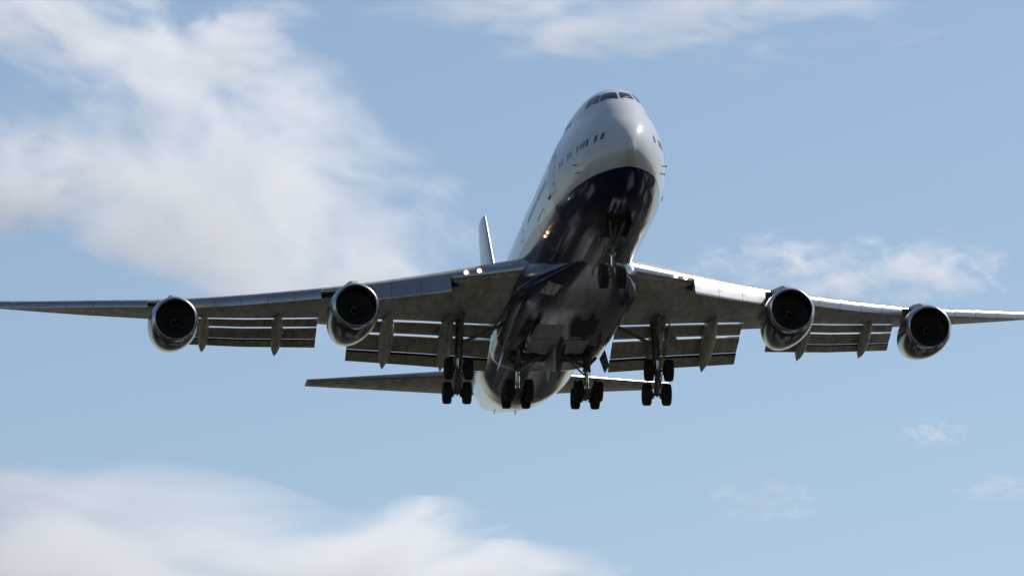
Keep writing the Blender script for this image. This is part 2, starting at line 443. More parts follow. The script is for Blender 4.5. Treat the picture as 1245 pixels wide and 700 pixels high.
blade(0, 10.9, 2.56, .36, .42); blade(0, 15.4, 2.56, .32, .40); blade(.05, 53.2, 3.48, .24, .34)
blade(-.6, 58.6, 4.66, .18, .3, 'drain_mast')
b = MB()
for (Y, z) in ((13.6, 4.02), (14.5, 4.05)):
    p = surf(Y, theta_at(Y, z, -1), .03)
    q = Vector((-.35, -.9, -.3)).to_track_quat('Z', 'Y')
    b.loft([[p + q @ Vector((r_ * math.cos(a), r_ * math.sin(a), h)) for a in (2 * math.pi * k / 14 for k in range(14))] for r_, h in ((.09, -.05), (.08, .02), (.03, .03))])
b.build('glow_disc', M['glow_soft'], fus)  # two small warm emissive discs, starboard side only

# ------------------------------------------------------------------ wing geometry
LE = lambda y: 21.8 + (y - 3.6) * .885
TE = lambda y: 36.6 + (y - 3.6) * .32 if y < 12.5 else 39.448 + (y - 12.5) * .575
zle = pchip([0, 3.6, 6.5, 10, 15, 20, 25, 30, 33], [3.95, 4.12, 4.30, 4.55, 5.05, 5.70, 6.65, 7.62, 8.25])
zte = pchip([0, 3.0, 8.3, 12.5, 16.4, 21, 25.4, 30, 33], [3.75, 4.05, 4.75, 5.28, 5.80, 6.60, 7.42, 8.36, 9.0])
tc_ = pchip([0, 3.6, 8, 12.5, 31, 33], [.135, .13, .105, .09, .08, .08])
def thick(x): return 5 * (.2969 * math.sqrt(x) - .126 * x - .3516 * x * x + .2843 * x ** 3 - .1015 * x ** 4)
def camber(x): return .018 * (1 - (2 * x - 1) ** 2) * (1 - .2 * x) - .004
def wpoint(y, x, upper):
    c = TE(y) - LE(y); z = lerp(zle(y), zte(y), x)
    t = thick(min(max(x, 0), 1)) * tc_(y) + .0008 * x
    return Vector((y, LE(y) + c * x, z + c * (camber(x) + (t if upper else -t))))
def section(y, xu=1., xl=1., n=26):
    up = [wpoint(y, xu * (1 - math.cos(math.pi / 2 * k / n)), True) for k in range(n, 0, -1)]
    dn = [wpoint(y, xl * (1 - math.cos(math.pi / 2 * k / n)), False) for k in range(0, n + 1)]
    return up + dn
FL_IN = (3.35, 11.05); FL_OUT = (12.65, 20.65)
def cut(y): return (FL_IN[0] < y < FL_IN[1]) or (FL_OUT[0] < y < FL_OUT[1])
XL = .735
def flap_elem(sgn, y0, y1, kind, name, parent, sc0, sc1):
    """one slotted flap element: airfoil slab between two spanwise stations"""
    le, te, th = {'fore': ((.45, .00), (1.55, -.42), .24), 'mid': ((1.64, -.52), (3.20, -1.10), .34), 'aft': ((3.17, -1.15), (4.15, -1.62), .20)}[kind]
    b = MB(); rings = []
    for y, sc in ((y0, sc0), (lerp(y0, y1, .5), lerp(sc0, sc1, .5)), (y1, sc1)):
        L = wpoint(y, XL, False); ring = []
        c = Vector((0, te[0] - le[0], te[1] - le[1])); nrm = Vector((0, -c.z, c.y)).normalized()
        if nrm.z < 0: nrm = -nrm
        prof = [(1, 0), (.8, .30), (.55, .62), (.3, .85), (.12, .72), (.04, .45), (0, 0), (.04, -.22), (.15, -.28), (.4, -.25), (.7, -.14), (1, -.04)]
        for (q, h) in prof:
            p = Vector((0, le[0], le[1])) + c * q + nrm * (h * th * .62)
            ring.append(Vector((y, L.y + p.y * sc, L.z + p.z * sc)))
        rings.append([Vector((sgn * p.x, p.y, p.z)) for p in ring])
    b.loft(rings, fm=lambda i, j: (1 if j in (3, 4, 5, 6) else 0) if kind != 'aft' else (2 if j in (3, 4, 5, 6, 7) else 0))
    return b.build(name, [M['wing'], M['flapnose'], M['tyre']], parent)
def le_flap(sgn, y0, y1, fwd, down, parent, bull=False):
    b = MB(); rings = []
    for k in range(4):
        y = lerp(y0, y1, k / 3); Y0, z0 = LE(y), zle(y)
        d = Vector((.66, -.75))
        pts = []
        ctrl = [(.04, .10), (-.28, -.16), (-.62, -.52), (-.92, -.90), (-1.03, -1.03), (-1.0, -1.10), (-.86, -1.06), (-.56, -.72), (-.25, -.36), (.02, -.14)]
        if bull:      # variable-camber flap: well rounded, its face nearly upright
            ctrl = [(.10, .30), (-.35, .16), (-.70, -.12), (-.92, -.45), (-1.0, -.80), (-.98, -1.08), (-.90, -1.12), (-.78, -.80), (-.45, -.40), (.02, -.16)]
        for (a, h) in ctrl:
            pts.append(Vector((sgn * y, Y0 + a * fwd, z0 + h * down)))
        rings.append(pts)
    b.loft(rings)
    return b.build('leading_edge_flap', M['edge'], parent)
def canoe(sgn, y, tip_z, parent, wd=.60):
    """flap track fairing: slender boat-shaped body, its tail drooped with the flap"""
    c = TE(y) - LE(y); x0 = .50
    a = wpoint(y, x0, False); hinge = wpoint(y, XL, False); tipY = TE(y) + .95
    b = MB(); rings = []; n = 20
    mid_y = hinge.y + .3; mid_z = hinge.z - .42
    for k in range(27):
        t = k / 26
        Y = lerp(a.y, tipY, t)
        top = wpoint(y, min((Y - LE(y)) / c, XL), False).z
        if Y < mid_y:
            q = (Y - a.y) / (mid_y - a.y); zc = lerp(a.z + .05, mid_z, q ** .9)
        else:
            q = (Y - mid_y) / (tipY - mid_y); zc = lerp(mid_z, tip_z, q ** 1.05)
        r = (math.sin(math.pi * min(t * .5 / .42, 1) * .5) ** .6 if t < .42 else 1.0) * (1 - max(0, (t - .55) / .45) ** 2.8)
        hw = max(wd * r, .012); hh = max((.66 if t < .6 else lerp(.66, .45, (t - .6) / .4)) * r, .014) * (wd / .60)
        rings.append([(sgn * y + hw * .62 * math.cos(u) * (1 if math.sin(u) > 0 else 1), Y, zc + hh * math.sin(u)) for u in (2 * math.pi * j / n for j in range(n))])
    b.loft(rings)
    return b.build('flap_track_fairing', M['canoe'], parent)
def landing_light(x, Y, z, parent, r=.13, m='lamp', d=(-.1, -.96, -.22)):
    b = MB(); q = Vector(d).normalized().to_track_quat('Z', 'Y'); c = Vector((x, Y, z)); n = 20
    ring = lambda rr, h: [c + q @ Vector((rr * math.cos(2 * math.pi * k / n), rr * math.sin(2 * math.pi * k / n), h)) for k in range(n)]
    b.loft([ring(r * 1.18, -.12), ring(r * 1.18, .02), ring(r, .02)], cap0=True, cap1=False, mi=1)
    b.loft([ring(r, .021), ring(r * .7, .045), ring(r * .2, .055)], cap0=False, cap1=True, mi=0)
    return b.build('landing_light', [M[m], M['chrome']], parent)

def build_wing(sgn):
    ys = sorted(set([0.5, 2, 3.3, 3.36, 4.5, 6, 7.5, 9, 10, 11.04, 11.06, 11.8, 12.64, 12.66, 14, 16, 18, 20, 20.64, 20.66] + list(range(22, 32)) + [31.4]))
    b = MB(); rings = []
    for y in ys:
        s = section(y, .80, XL) if cut(y) else section(y)
        rings.append([Vector((sgn * p.x, p.y, p.z)) for p in s])
    nn = len(rings[0])
    b.loft(rings, fm=lambda i, j: 1 if 23 <= j <= 27 else 0)
    wg = b.build('wing', [M['wing'], M['edge']], jet, sharp=30)
    # canted winglet
    b = MB(); rings = []
    for k in range(7):
        t = k / 6; c = lerp(3.2, 1.1, t); y = 31.4 + .95 * t ** .8; z = zle(31.4) + .12 + 1.9 * t ** 1.4; Y0 = LE(31.4) + .75 + 2.0 * t
        ring = []
        for q in range(16):
            u = 2 * math.pi * q / 16; xx = .5 - .5 * math.cos(u)
            th = thick(xx) * .09 * c * (1 if math.sin(u) > 0 else -1)
            ring.append((sgn * (y - th), Y0 + c * xx, z))
        rings.append(ring)
    b.loft(rings); b.build('winglet', M['white'], wg)
    # leading edge flaps
    for y0, y1, n, f, d, bl in ((6.55, 11.0, 3, .50, .86, False), (13.05, 19.95, 5, .34, .46, True), (22.1, 30.9, 6, .26, .34, True)):
        for k in range(n):
            le_flap(sgn, lerp(y0, y1, k / n) + .012, lerp(y0, y1, (k + 1) / n) - .012, f, d, wg, bl)
    # trailing edge flaps, three elements each
    for (y0, y1), s0, s1 in ((FL_IN, 1.03, .93), (FL_OUT, .66, .60)):
        for kind, nm in (('fore', 'fore_flap'), ('mid', 'main_flap'), ('aft', 'aft_flap')):
            flap_elem(sgn, y0 + .06, y1 - .06, kind, nm, wg, s0, s1)
    for y, tz, wd in ((5.85, 2.30, .62), (9.0, 2.62, .62), (14.85, 3.90, .52), (18.8, 4.62, .48)):
        canoe(sgn, y, tz, wg, wd)
    for y in ((5.15, 5.8) if sgn < 0 else (5.45, 6.05)):
        p = wpoint(y, .004, False); landing_light(sgn * y, LE(y) - (.09 if sgn < 0 else .10), zle(y) + (.09 if sgn < 0 else -.04), wg, .12 if sgn < 0 else .11)
    # dark skin patches painting the shade in the openings beside the extended leading-edge flaps
    for tri in ([(6.02, .040), (6.53, .004), (6.53, .058)], [(11.9, .004), (13.02, .004), (13.02, .06), (11.9, .06)], [(21.0, .004), (22.08, .004), (22.08, .055), (21.0, .055)]):
        b = MB(); vs = []; k = 8
        if len(tri) == 3: tri = [tri[0], tri[1], tri[2], tri[0]]
        fs = []
        for i in range(k + 1):
            for j in range(k + 1):
                u_, v_ = i / k, j / k
                y = lerp(lerp(tri[0][0], tri[1][0], u_), lerp(tri[3][0], tri[2][0], u_), v_); x = lerp(lerp(tri[0][1], tri[1][1], u_), lerp(tri[3][1], tri[2][1], u_), v_)
                p = wpoint(y, x, False); vs.append((sgn * p.x, p.y - .02, p.z - .012))
        for i in range(k):
            for j in range(k): q = i * (k + 1) + j; fs.append((q, q + 1, q + k + 2, q + k + 1))
        b.add(vs, fs); b.build('slot_shade', M['dark'], wg)
    return wg
for s in (-1, 1): build_wing(s)

# wing-body fairing
def fairing():
    b = MB(); rings = []
    ys = [13.0, 15.0, 17.0, 19.0, 21.5, 23, 26, 30, 34, 36, 37.3, 38.2, 38.8]
    hw = pchip(ys, [.6, 1.22, 1.86, 2.52, 3.14, 3.36, 3.40, 3.32, 3.24, 3.18, 3.12, 3.05, 2.9])
    zb = pchip(ys, [2.60, 2.50, 2.40, 2.31, 2.22, 2.18, 2.16, 2.16, 2.17, 2.22, 2.28, 2.36, 2.52])
    zt = pchip(ys, [2.9, 3.3, 3.8, 4.3, 4.95, 5.3, 5.5, 5.5, 5.5, 5.4, 5.3, 5.2, 5.0])
    for Y in list(np.linspace(13.0, 22, 40)) + list(np.linspace(22.5, 36, 24)) + list(np.linspace(36.2, 38.8, 14)):
        z1 = zt(Y); z0 = zb(Y); h = hw(Y); ring = []
        for k in range(64):
            u = 2 * math.pi * k / 64; c, s = math.cos(u), math.sin(u)
            e = .66 if s < 0 else .9
            ring.append((h * math.copysign(abs(c) ** e, c), Y, (z1 + z0) / 2 + (z1 - z0) / 2 * math.copysign(abs(s) ** e, s)))
        rings.append(ring)
    b.loft(rings); return b.build('wing_body_fairing', M['livery'], jet, sharp=50), (hw, zb, zt)
fair, (f_hw, f_zb, f_zt) = fairing()
def fair_pt(Y, ang, off=0):
    """point on the fairing's lower skin; ang 0 = keel, +-pi/2 = widest"""
    z1, z0, h = f_zt(Y), f_zb(Y), f_hw(Y); c, s_ = math.sin(ang), -math.cos(ang); e = .66
    return Vector(((h + off) * math.copysign(abs(c) ** e, c), Y, (z1 + z0) / 2 - off * abs(s_) + (z1 - z0) / 2 * math.copysign(abs(s_) ** e, s_)))
# pale strip along the starboard trailing edge of the fairing
b = MB(); rows = []
for k in range(25):
    t = k / 24; ang = lerp(-1.50, -.30, t); Y = 35.6 + 2.7 * t ** 1.15
    wd = .15 * math.sin(math.pi * min(max(t, .06), .94)) ** .5
    rows.append([fair_pt(Y + d * wd, ang, .012) for d in (-.5, .5)])
b.add([p for r_ in rows for p in r_], [(2 * i, 2 * i + 1, 2 * i + 3, 2 * i + 2) for i in range(24)])
b.build('edge_strip', M['edge_pale'], fair)
def belly_panel(name, Y0, Y1, x0, x1, m, off=.012, n=8, taper=0.):
    """skin panel following the underside of the fairing"""
    b = MB(); vs = []; fs = []
    def at(x, Y):
        a, c = -1.5, 1.5
        for _ in range(30):
            q = (a + c) / 2
            if fair_pt(Y, q).x < x: a = q
            else: c = q
        return fair_pt(Y, (a + c) / 2, off)
    for i in range(n + 1):
        for j in range(n + 1):
            Y = lerp(Y0, Y1, i / n); vs.append(at(lerp(x0, x1, j / n) + taper * (i / n), Y))
    for i in range(n):
        for j in range(n):
            q = i * (n + 1) + j; fs.append((q, q + 1, q + n + 2, q + n + 1))
    b.add(vs, fs); return b.build(name, m, fair)
belly_panel('grid_panel', 18.3, 20.3, -2.0, -1.25, M['belly_grid'], taper=-.25)  # pale gridded skin panel, starboard only
belly_panel('pale_panel', 26.4, 29.6, -1.70, -.15, M['belly_grey'])  # pale gridded skin panels lying on the underside
belly_panel('pale_panel', 29.7, 33.0, -1.65, -.15, M['belly_grey'])
belly_panel('pale_panel', 29.9, 33.0, .15, 1.55, M['belly_grey'])
belly_panel('bay_shade', 25.3, 28.9, .35, 1.60, M['dark'])  # flat dark panels painting the shade of open wheel wells
belly_panel('bay_shade', 26.2, 29.6, -2.35, -1.85, M['dark'])
belly_panel('bay_shade', 33.3, 35.2, -2.3, -.35, M['dark'])
belly_panel('bay_shade', 33.3, 35.2, .35, 2.3, M['dark'])

# ------------------------------------------------------------------ engines
def engine_parts():
    e = {}
    b = MB()
    outer = [(.30, 1.262), (.5, 1.30), (.9, 1.342), (1.4, 1.366), (1.9, 1.37), (2.5, 1.352), (3.2, 1.30), (4.0, 1.215), (4.8, 1.11), (5.5, .985), (5.9, .915)]
    inn = [(5.9, .885), (5.2, .93), (4.4, .9)]
    b.revolve(outer + inn, 72)
    e['engine'] = (b, [M['navy']])
    b = MB()
    prof = [(.30, 1.262), (.16, 1.225), (.07, 1.185), (.02, 1.148), (0, 1.118), (.02, 1.085), (.08, 1.058), (.2, 1.04), (.34, 1.04)]
    b.revolve(prof, 72); e['intake_lip'] = (b, [M['lip']])
    b = MB(); b.revolve([(.34, 1.04), (.7, 1.055), (1.15, 1.085), (1.53, 1.09)], 72); e['inlet_duct'] = (b, [M['liner']])
    b = MB()
    nb = 28
    for k in range(nb):
        rows = []
        for i in range(5):
            t = i / 4; r = lerp(.25, 1.075, t); tw = lerp(R(25), R(62), t); ch = lerp(.20, .30, t)
            a0 = 2 * math.pi * k / nb + .10 * t
            row = []
            for s in (-.5, .5):
                da = s * ch * math.sin(tw) / r; yy = 1.32 + s * ch * math.cos(tw)
                row.append((r * math.cos(a0 + da), yy, r * math.sin(a0 + da)))
            rows.append(row)
        vs = [p for rw in rows for p in rw]
        b.add(vs, [(2 * i, 2 * i + 1, 2 * i + 3, 2 * i + 2) for i in range(4)])
    b.revolve([(1.52, 1.088), (1.53, .02)], 48, mi=1)
    e['fan'] = (b, [M['fan'], M['dark']])
    b = MB(); sp = [(.92, .004), (.95, .05), (1.01, .10), (1.10, .16), (1.20, .21), (1.30, .245), (1.38, .26)]
    b.revolve(sp, 40, cap0=True)
    fr = pchip([q[0] for q in sp], [q[1] for q in sp]); rows = []
    for k in range(22):
        t = k / 21; a = t * 6.0; y = lerp(.96, 1.26, t); wd = .018 + .016 * t
        rows.append([((fr(y + d) + .006) * math.cos(a), y + d - .004, (fr(y + d) + .006) * math.sin(a)) for d in (-wd, wd)])
    b.add([p for r_ in rows for p in r_], [(2 * i, 2 * i + 1, 2 * i + 3, 2 * i + 2) for i in range(21)], 1)
    e['spinner'] = (b, [M['spin'], M['mark']])
    b = MB(); b.revolve([(4.4, .62), (5.2, .60), (5.9, .5), (6.6, .28), (6.9, .1)], 40, cap1=True); e['exhaust_cone'] = (b, [M['fan']])
    return e
EP = engine_parts()
ENG = [(-20.83, 32.5, 3.78), (20.83, 32.5, 3.75), (-11.68, 23.5, 2.46), (11.68, 23.5, 2.46)]
master = None
for i, loc in enumerate(ENG):
    if master is None:
        master = {k: v[0].build(k, v[1], None, fix=(k not in ('fan',))) for k, v in EP.items()}
        for k, o in master.items():
            if k != 'engine': o.parent = master['engine']
        eng = master['engine']; eng.parent = jet
    else:
        eng = put(master['engine'], jet)
        for k, o in master.items():
            if k != 'engine': put(o, eng)
    eng.location = loc; eng.rotation_euler = (R(.4 if abs(loc[0]) < 15 else 4.2), 0, R(-1.5) if loc[0] > 0 else R(1.5))
    # pylon
    x, Y0, zc = loc; y = abs(x)
    wl = lambda q: wpoint(y, q, False)
    prof = [(Y0 + .75, zc + 1.33, .03), (Y0 + 1.6, zc + 1.72, .20), (LE(y) - 1.2, lerp(zc + 1.72, zle(y) + .12, .72), .23), (LE(y) + .1, zle(y) + .16, .24),
            (LE(y) + .35, zle(y) - .1, .24), (wl(.35).y, wl(.35).z + .15, .24), (wl(.62).y, wl(.62).z + .1, .05), (wl(.5).y - .3, wl(.5).z - .35, .14),
            (Y0 + 6.0, zc + 1.05, .20), (Y0 + 5.4, zc + .80, .20), (Y0 + 3, zc + 1.1, .2), (Y0 + 1.4, zc + 1.2, .15)]
    b = MB(); n = len(prof)
    b.add([(x + p[2], p[0], p[1]) for p in prof] + [(x - p[2], p[0], p[1]) for p in prof],
          [tuple(range(n)), tuple(range(2 * n - 1, n - 1, -1))] + [(k, n + k, n + (k + 1) % n, (k + 1) % n) for k in range(n)])
    b.build('engine_pylon', M['canoe'], jet, sharp=45)

# ------------------------------------------------------------------ tail
def tail_surface(name, root, tip, croot, ctip, tr, tt, mats, vertical=False, n=9, sgn=1, split=.70, ctrl='elevator', inc=0.):
    def ring(t, x0, x1):
        c = lerp(croot, ctip, t); p0 = Vector(root).lerp(Vector(tip), t); th = lerp(tr, tt, t); out = []
        up = []; dn = []
        for k in range(15):
            q = lerp(x0, x1, (1 - math.cos(math.pi * k / 14)) / 2 if x0 == 0 else k / 14); h = thick(q) * th * c + .002
            if vertical: up.append(Vector((h, p0.y + c * q, p0.z))); dn.append(Vector((-h, p0.y + c * q, p0.z)))
            else: up.append(Vector((p0.x, p0.y + c * q, p0.z + c * q * inc + h))); dn.append(Vector((p0.x, p0.y + c * q, p0.z + c * q * inc - h)))
        return up[::-1] + dn[(1 if x0 == 0 else 0):]
    b = MB(); b.loft([ring(k / n, 0, split) for k in range(n + 1)], fm=lambda i, j: 1 if 11 <= j <= 15 else 0); o = b.build(name, mats, jet, sharp=30)
    b = MB(); b.loft([ring(k / n, split + .006, 1.) for k in range(n + 1)]); b.build(ctrl, mats, o, sharp=30)
    return o
for s in (-1, 1):
    tail_surface('tailplane', (s * .9, 58.1, 6.88), (s * 11.08, 67.25, 8.38), 9.4, 2.5, .10, .09, [M['wing'], M['edge']], inc=.075)
def fin_mat():
    m = streaked('tail_fin_paint', (.74, .75, .77), (.62, .61, .6), .3, coat=.3); n = N(m)
    src = n.b.inputs['Base Color'].links[0].from_socket
    tc = n.new('ShaderNodeTexCoord'); sx = n.new('ShaderNodeSeparateXYZ'); n.link(tc.outputs['Object'], sx.inputs[0])
    w_ = n.math('ADD', sx.outputs['Z'], n.math('MULTIPLY', n.math('SINE', n.math('MULTIPLY', sx.outputs['Y'], .55)), .55))
    c = n.mix(n.math('LESS_THAN', w_, 14.6), src, (.30, .10, .20)); c = n.mix(n.math('LESS_THAN', w_, 13.8), c, (.10, .11, .34))
    n.link(c, n.b.inputs['Base Color']); return m
tail_surface('tail_fin', (0, 55.6, 7.6), (0, 67.8, 18.95), 12.6, 3.9, .10, .09, [fin_mat(), M['lip']], True, ctrl='rudder')

# ------------------------------------------------------------------ landing gear
def wheel_mesh():
    b = MB(); r, hw = .61, .235
    tyre = [(-.13, .30), (-.19, .33), (-.225, .40), (-hw, .47), (-.228, .535), (-.20, .580), (-.15, .602), (-.10, .609), (-.098, .600), (-.082, .600), (-.08, .610), (-.03, .611), (-.028, .601), (-.012, .601), (-.01, .611),
            (.01, .611), (.012, .601), (.028, .601), (.03, .611), (.08, .610), (.082, .600), (.098, .600), (.10, .609), (.15, .602), (.20, .580), (.228, .535), (hw, .47), (.225, .40), (.19, .33), (.13, .30)]
    b.revolve(tyre, 40, 'X')
    b.revolve([(-.13, .30), (-.16, .27), (-.10, .22), (-.11, .12), (-.17, .09), (-.17, .01)], 32, 'X', mi=1, cap1=True)
    b.revolve([(.13, .30), (.16, .27), (.10, .22), (.11, .12), (.17, .09), (.17, .01)], 32, 'X', mi=1, cap1=True)
    for k in range(8):
        a = 2 * math.pi * k / 8
        for sx in (-1, 1): b.tube((sx * .10, .17 * math.cos(a), .17 * math.sin(a)), (sx * .125, .17 * math.cos(a), .17 * math.sin(a)), .025, n=8, mi=2)
    return b
WHEEL = wheel_mesh().build('wheel', [M['tyre'], M['hub'], M['dark']], None)
def bare(loc, parent, first=[True]):
    if first[0]: o = WHEEL; first[0] = False; o.parent = parent; o.location = loc
    else: o = put(WHEEL, parent, loc)
    return o
def main_gear(sgn, x, top, fr, rr, wing_gear):
    """one four-wheel leg; fr / rr = (y, z) of the two axles"""
    c = Vector((sgn * x, (fr[0] + rr[0]) / 2, (fr[1] + rr[1]) / 2)); tp = Vector((sgn * top[0], top[1], top[2]))
    d = (tp - c).normalized(); knee = c + d * 1.35
    b = MB()
    b.tube(tp, knee, .235, .205, 20); b.tube(knee - d * .10, knee + d * .02, .235, n=20)
    b.tube(c + d * .12, knee, .125, n=18, mi=1)
    b.tube(c - d * .12, c + d * .30, .20, .16, 16)
    b.tube(knee + d * .35 + Vector((0, .22, 0)), knee + d * .35 + Vector((0, -.26, 0)), .10, n=12)
    # torque link behind the piston
    e1 = knee + Vector((0, .24, 0)); e2 = c.lerp(knee, .42) + Vector((0, .62, 0)); e3 = c + Vector((0, .20, .12))
    for q0, q1 in ((e1, e2), (e2, e3)): b.tube(q0, q1, .075, .06, 10)
    # hydraulic lines
    for k in (-1, 1): b.tube(tp + Vector((.16 * k, -.18, -.5)), c + Vector((.12 * k, -.16, .45)), .022, n=6, mi=2)
    g_ = b.build('main_landing_gear', [M['gear'], M['chrome'], M['dark']], jet)
    # truck beam and axles
    b = MB(); f = Vector((sgn * x, *fr)); r_ = Vector((sgn * x, *rr))
    b.tube(f, r_, .15, .15, 16)
    for a in (f, r_):
        b.tube(a - Vector((.50, 0, 0)), a + Vector((.50, 0, 0)), .085, n=14)
        for k in (-1, 1): b.tube(a + Vector((.22 * k, 0, 0)), a + Vector((.36 * k, 0, 0)), .24, n=20, mi=1)
    b.tube(f + Vector((.0, -.12, -.18)), r_ + Vector((0, -.12, -.18)), .035, n=8)
    for k in (-1, 1): b.tube(f + Vector((.17 * k, 0, -.2)), r_ + Vector((.17 * k, 0, -.2)), .03, n=8)
    b.build('bogie_truck', [M['gear'], M['dark']], g_)
    for a in (f, r_):
        for k in (-1, 1): bare((a.x + .545 * k, a.y, a.z), g_)
    b = MB()
    if wing_gear:
        b.tube(c + d * 2.05, (sgn * 3.15, 31.0, 3.25), .095, .11, 12)             # side brace to the body
        b.tube(c + d * 1.55, c.lerp(Vector((sgn * 3.3, 31.0, 3.0)), .30) + d * .9, .05, .05, 10)
        b.tube(c + d * 1.9, (sgn * (x - .15), 29.6, 3.55), .10, .10, 12)           # drag brace forward
    else:
        b.tube(c + d * 1.45, (sgn * .35, 33.6, 2.3), .085, .10, 12)
        b.tube(c + d * 1.45, (sgn * (x + .15), 32.2, 2.3), .10, .10, 12)
        b.tube(c + d * .95, (sgn * .80, 33.9, 2.05), .05, .05, 10)
        b.tube(c + d * 1.5, (sgn * (x + .55), 34.6, 2.3), .085, .085, 12)
    b.build('brace', M['gear'], g_)
    b = MB()
    if wing_gear:
        b.plate([(sgn * (x + .42), 31.1, 1.75), (sgn * (x + .42), 32.6, 1.75), (sgn * (x + .62), 32.9, 3.5), (sgn * (x + .62), 30.9, 3.4)], .05, (1, 0, 0))
        b.tube((sgn * (x + .44), 31.8, 2.2), c + d * 1.6, .035, n=8)
        b.plate([(sgn * (x + .75), 31.3, 3.05), (sgn * (x + .75), 33.2, 3.10), (sgn * (x + 1.35), 33.0, 2.25), (sgn * (x + 1.35), 31.5, 2.25)], .04, (.8, 0, .6))
        b.build('gear_door', M['canoe'], g_)
    else:
        b.plate([(sgn * .30, 30.6, 2.18), (sgn * .30, 34.9, 2.2), (sgn * .24, 34.6, .95), (sgn * .26, 33.6, .80), (sgn * .28, 31.4, 1.6)], .045, (1, 0, 0))
        b.build('gear_door', M['doorin'] if sgn < 0 else M['navy'], g_)
        b = MB(); b.plate([(sgn * 2.75, 32.9, 2.35), (sgn * 2.75, 35.2, 2.4), (sgn * 3.0, 35.0, 1.55), (sgn * 3.0, 33.1, 1.5)], .04, (1, 0, .25))
        b.build('gear_door', M['navy'], g_)
    return g_
M['doorin'] = streaked('gear_door_paint', (.30, .29, .28), (.18, .17, .16), .5)
for sgn in (-1, 1):
    main_gear(sgn, 5.5, (5.35, 31.75, 3.7), (31.23, .84), (32.32, -.27), True)
    main_gear(sgn, 1.92, (1.92, 34.25, 2.3), (33.84, .26), (35.28, .16), False)
# nose gear
b = MB(); ax = Vector((0, 7.93, .29)); tp = Vector((0, 7.55, 2.62)); d = (tp - ax).normalized(); knee = ax + d * 1.15
b.tube(tp, knee, .16, .14, 18); b.tube(knee - d * .08, knee + d * .04, .175, n=18); b.tube(ax, knee, .085, n=16, mi=1)
b.tube(ax - d * .10, ax + d * .16, .13, .11, 14); b.tube(ax - Vector((.52, 0, 0)), ax + Vector((.52, 0, 0)), .07, n=12)
b.tube(knee + Vector((0, -.18, .05)), ax.lerp(knee, .5) + Vector((0, -.45, 0)), .05, .04, 8); b.tube(ax.lerp(knee, .5) + Vector((0, -.45, 0)), ax + Vector((0, -.14, .1)), .04, .05, 8)
for k in (-1, 1):
    b.tube(knee + d * .35 + Vector((.05 * k, 0, 0)), (.38 * k, 5.6, 2.55), .055, .06, 10)
    b.tube(knee + d * .10 + Vector((.02 * k, -.17, 0)), knee + d * .10 + Vector((.30 * k, -.17, .0)), .06, n=10)
    b.tube(knee + d * .12 + Vector((.20 * k, -.05, 0)), knee + d * .12 + Vector((.20 * k, -.24, 0)), .085, .10, 14, mi=2)
b.tube(knee + d * .55 + Vector((0, -.14, 0)), (0, 6.2, 2.5), .05, .05, 10)
ng = b.build('nose_landing_gear', [M['gear'], M['chrome'], M['glass']], jet)
for k in (-1, 1): bare((.455 * k, ax.y, ax.z), ng)
for sgn in (-1, 1):
    b = MB(); b.plate([(sgn * .62, 6.9, 2.68), (sgn * .62, 8.6, 2.62), (sgn * .70, 8.5, 1.72), (sgn * .70, 7.2, 1.70)], .04, (1, 0, .1)); b.build('gear_door', M['navy'], ng)
    b = MB(); b.plate([(sgn * .60, 4.9, 2.86), (sgn * .60, 6.75, 2.68), (sgn * .66, 6.7, 2.12), (sgn * .66, 5.1, 2.30)], .04, (1, 0, .1)); b.build('gear_door', M['navy'], ng)
b = MB(); vs = []; fs = []
for i in range(7):
    for j in range(5):
        Y = lerp(5.0, 8.7, i / 6); x = lerp(-.56, .56, j / 4); zz = fzb(Y)
        t = th_of(x, Y, zz + .02); vs.append(surf(Y, t, .010))
for i in range(6):
    for j in range(4): q = i * 5 + j; fs.append((q, q + 1, q + 6, q + 5))
b.add(vs, fs); b.build('bay_shade', M['dark'], ng)  # flat dark patch, the nose wheel well's shade painted on the skin
# ------------------------------------------------------------------ clouds: fair-weather vapour some kilometres beyond the aircraft
def cloud_mat(seed, dens, stretch, edge, detail=7, rough=.62, thr=.42, soft=.22, scale=1.5, asp=(1, 1, 1)):
    m = bpy.data.materials.new('cloud_vapour'); m.use_nodes = True; t = m.node_tree
    t.nodes.remove(t.nodes['Principled BSDF']); n = N(m)
    v = n.new('ShaderNodeVolumePrincipled'); v.inputs['Color'].default_value = (.995, .995, 1, 1); v.inputs['Anisotropy'].default_value = .25
    n.link(v.outputs[0], t.nodes['Material Output'].inputs['Volume'])
    tc = n.new('ShaderNodeTexCoord'); ln = n.new('ShaderNodeVectorMath', operation='LENGTH'); n.link(tc.outputs['Object'], ln.inputs[0])
    mp = n.new('ShaderNodeMapping'); n.link(tc.outputs['Object'], mp.inputs[0])
    mp.inputs['Scale'].default_value = (asp[0] * stretch[0], asp[1] * stretch[1], asp[2] * stretch[2]); mp.inputs['Location'].default_value = (seed * 3.7, seed * 1.9, seed * 2.3)
    mp.inputs['Rotation'].default_value = (0, stretch[3], 0)
    nz = n.new('ShaderNodeTexNoise'); nz.inputs['Scale'].default_value = scale; nz.inputs['Detail'].default_value = detail
    nz.inputs['Roughness'].default_value = rough; nz.inputs['Distortion'].default_value = .35; n.link(mp.outputs[0], nz.inputs['Vector'])
    fall = n.math('MULTIPLY', n.math('POWER', ln.outputs['Value'], 3.2), edge)
    q = n.math('SUBTRACT', n.math('SUBTRACT', nz.outputs[0], thr), fall)
    sm = n.new('ShaderNodeMapRange', interpolation_type='SMOOTHSTEP'); sm.inputs['From Min'].default_value = 0; sm.inputs['From Max'].default_value = soft
    n.link(q, sm.inputs['Value'])
    n.link(n.math('MULTIPLY', sm.outputs[0], dens), v.inputs['Density'])
    return m
CAMP = Vector((0, 0, 1.7))
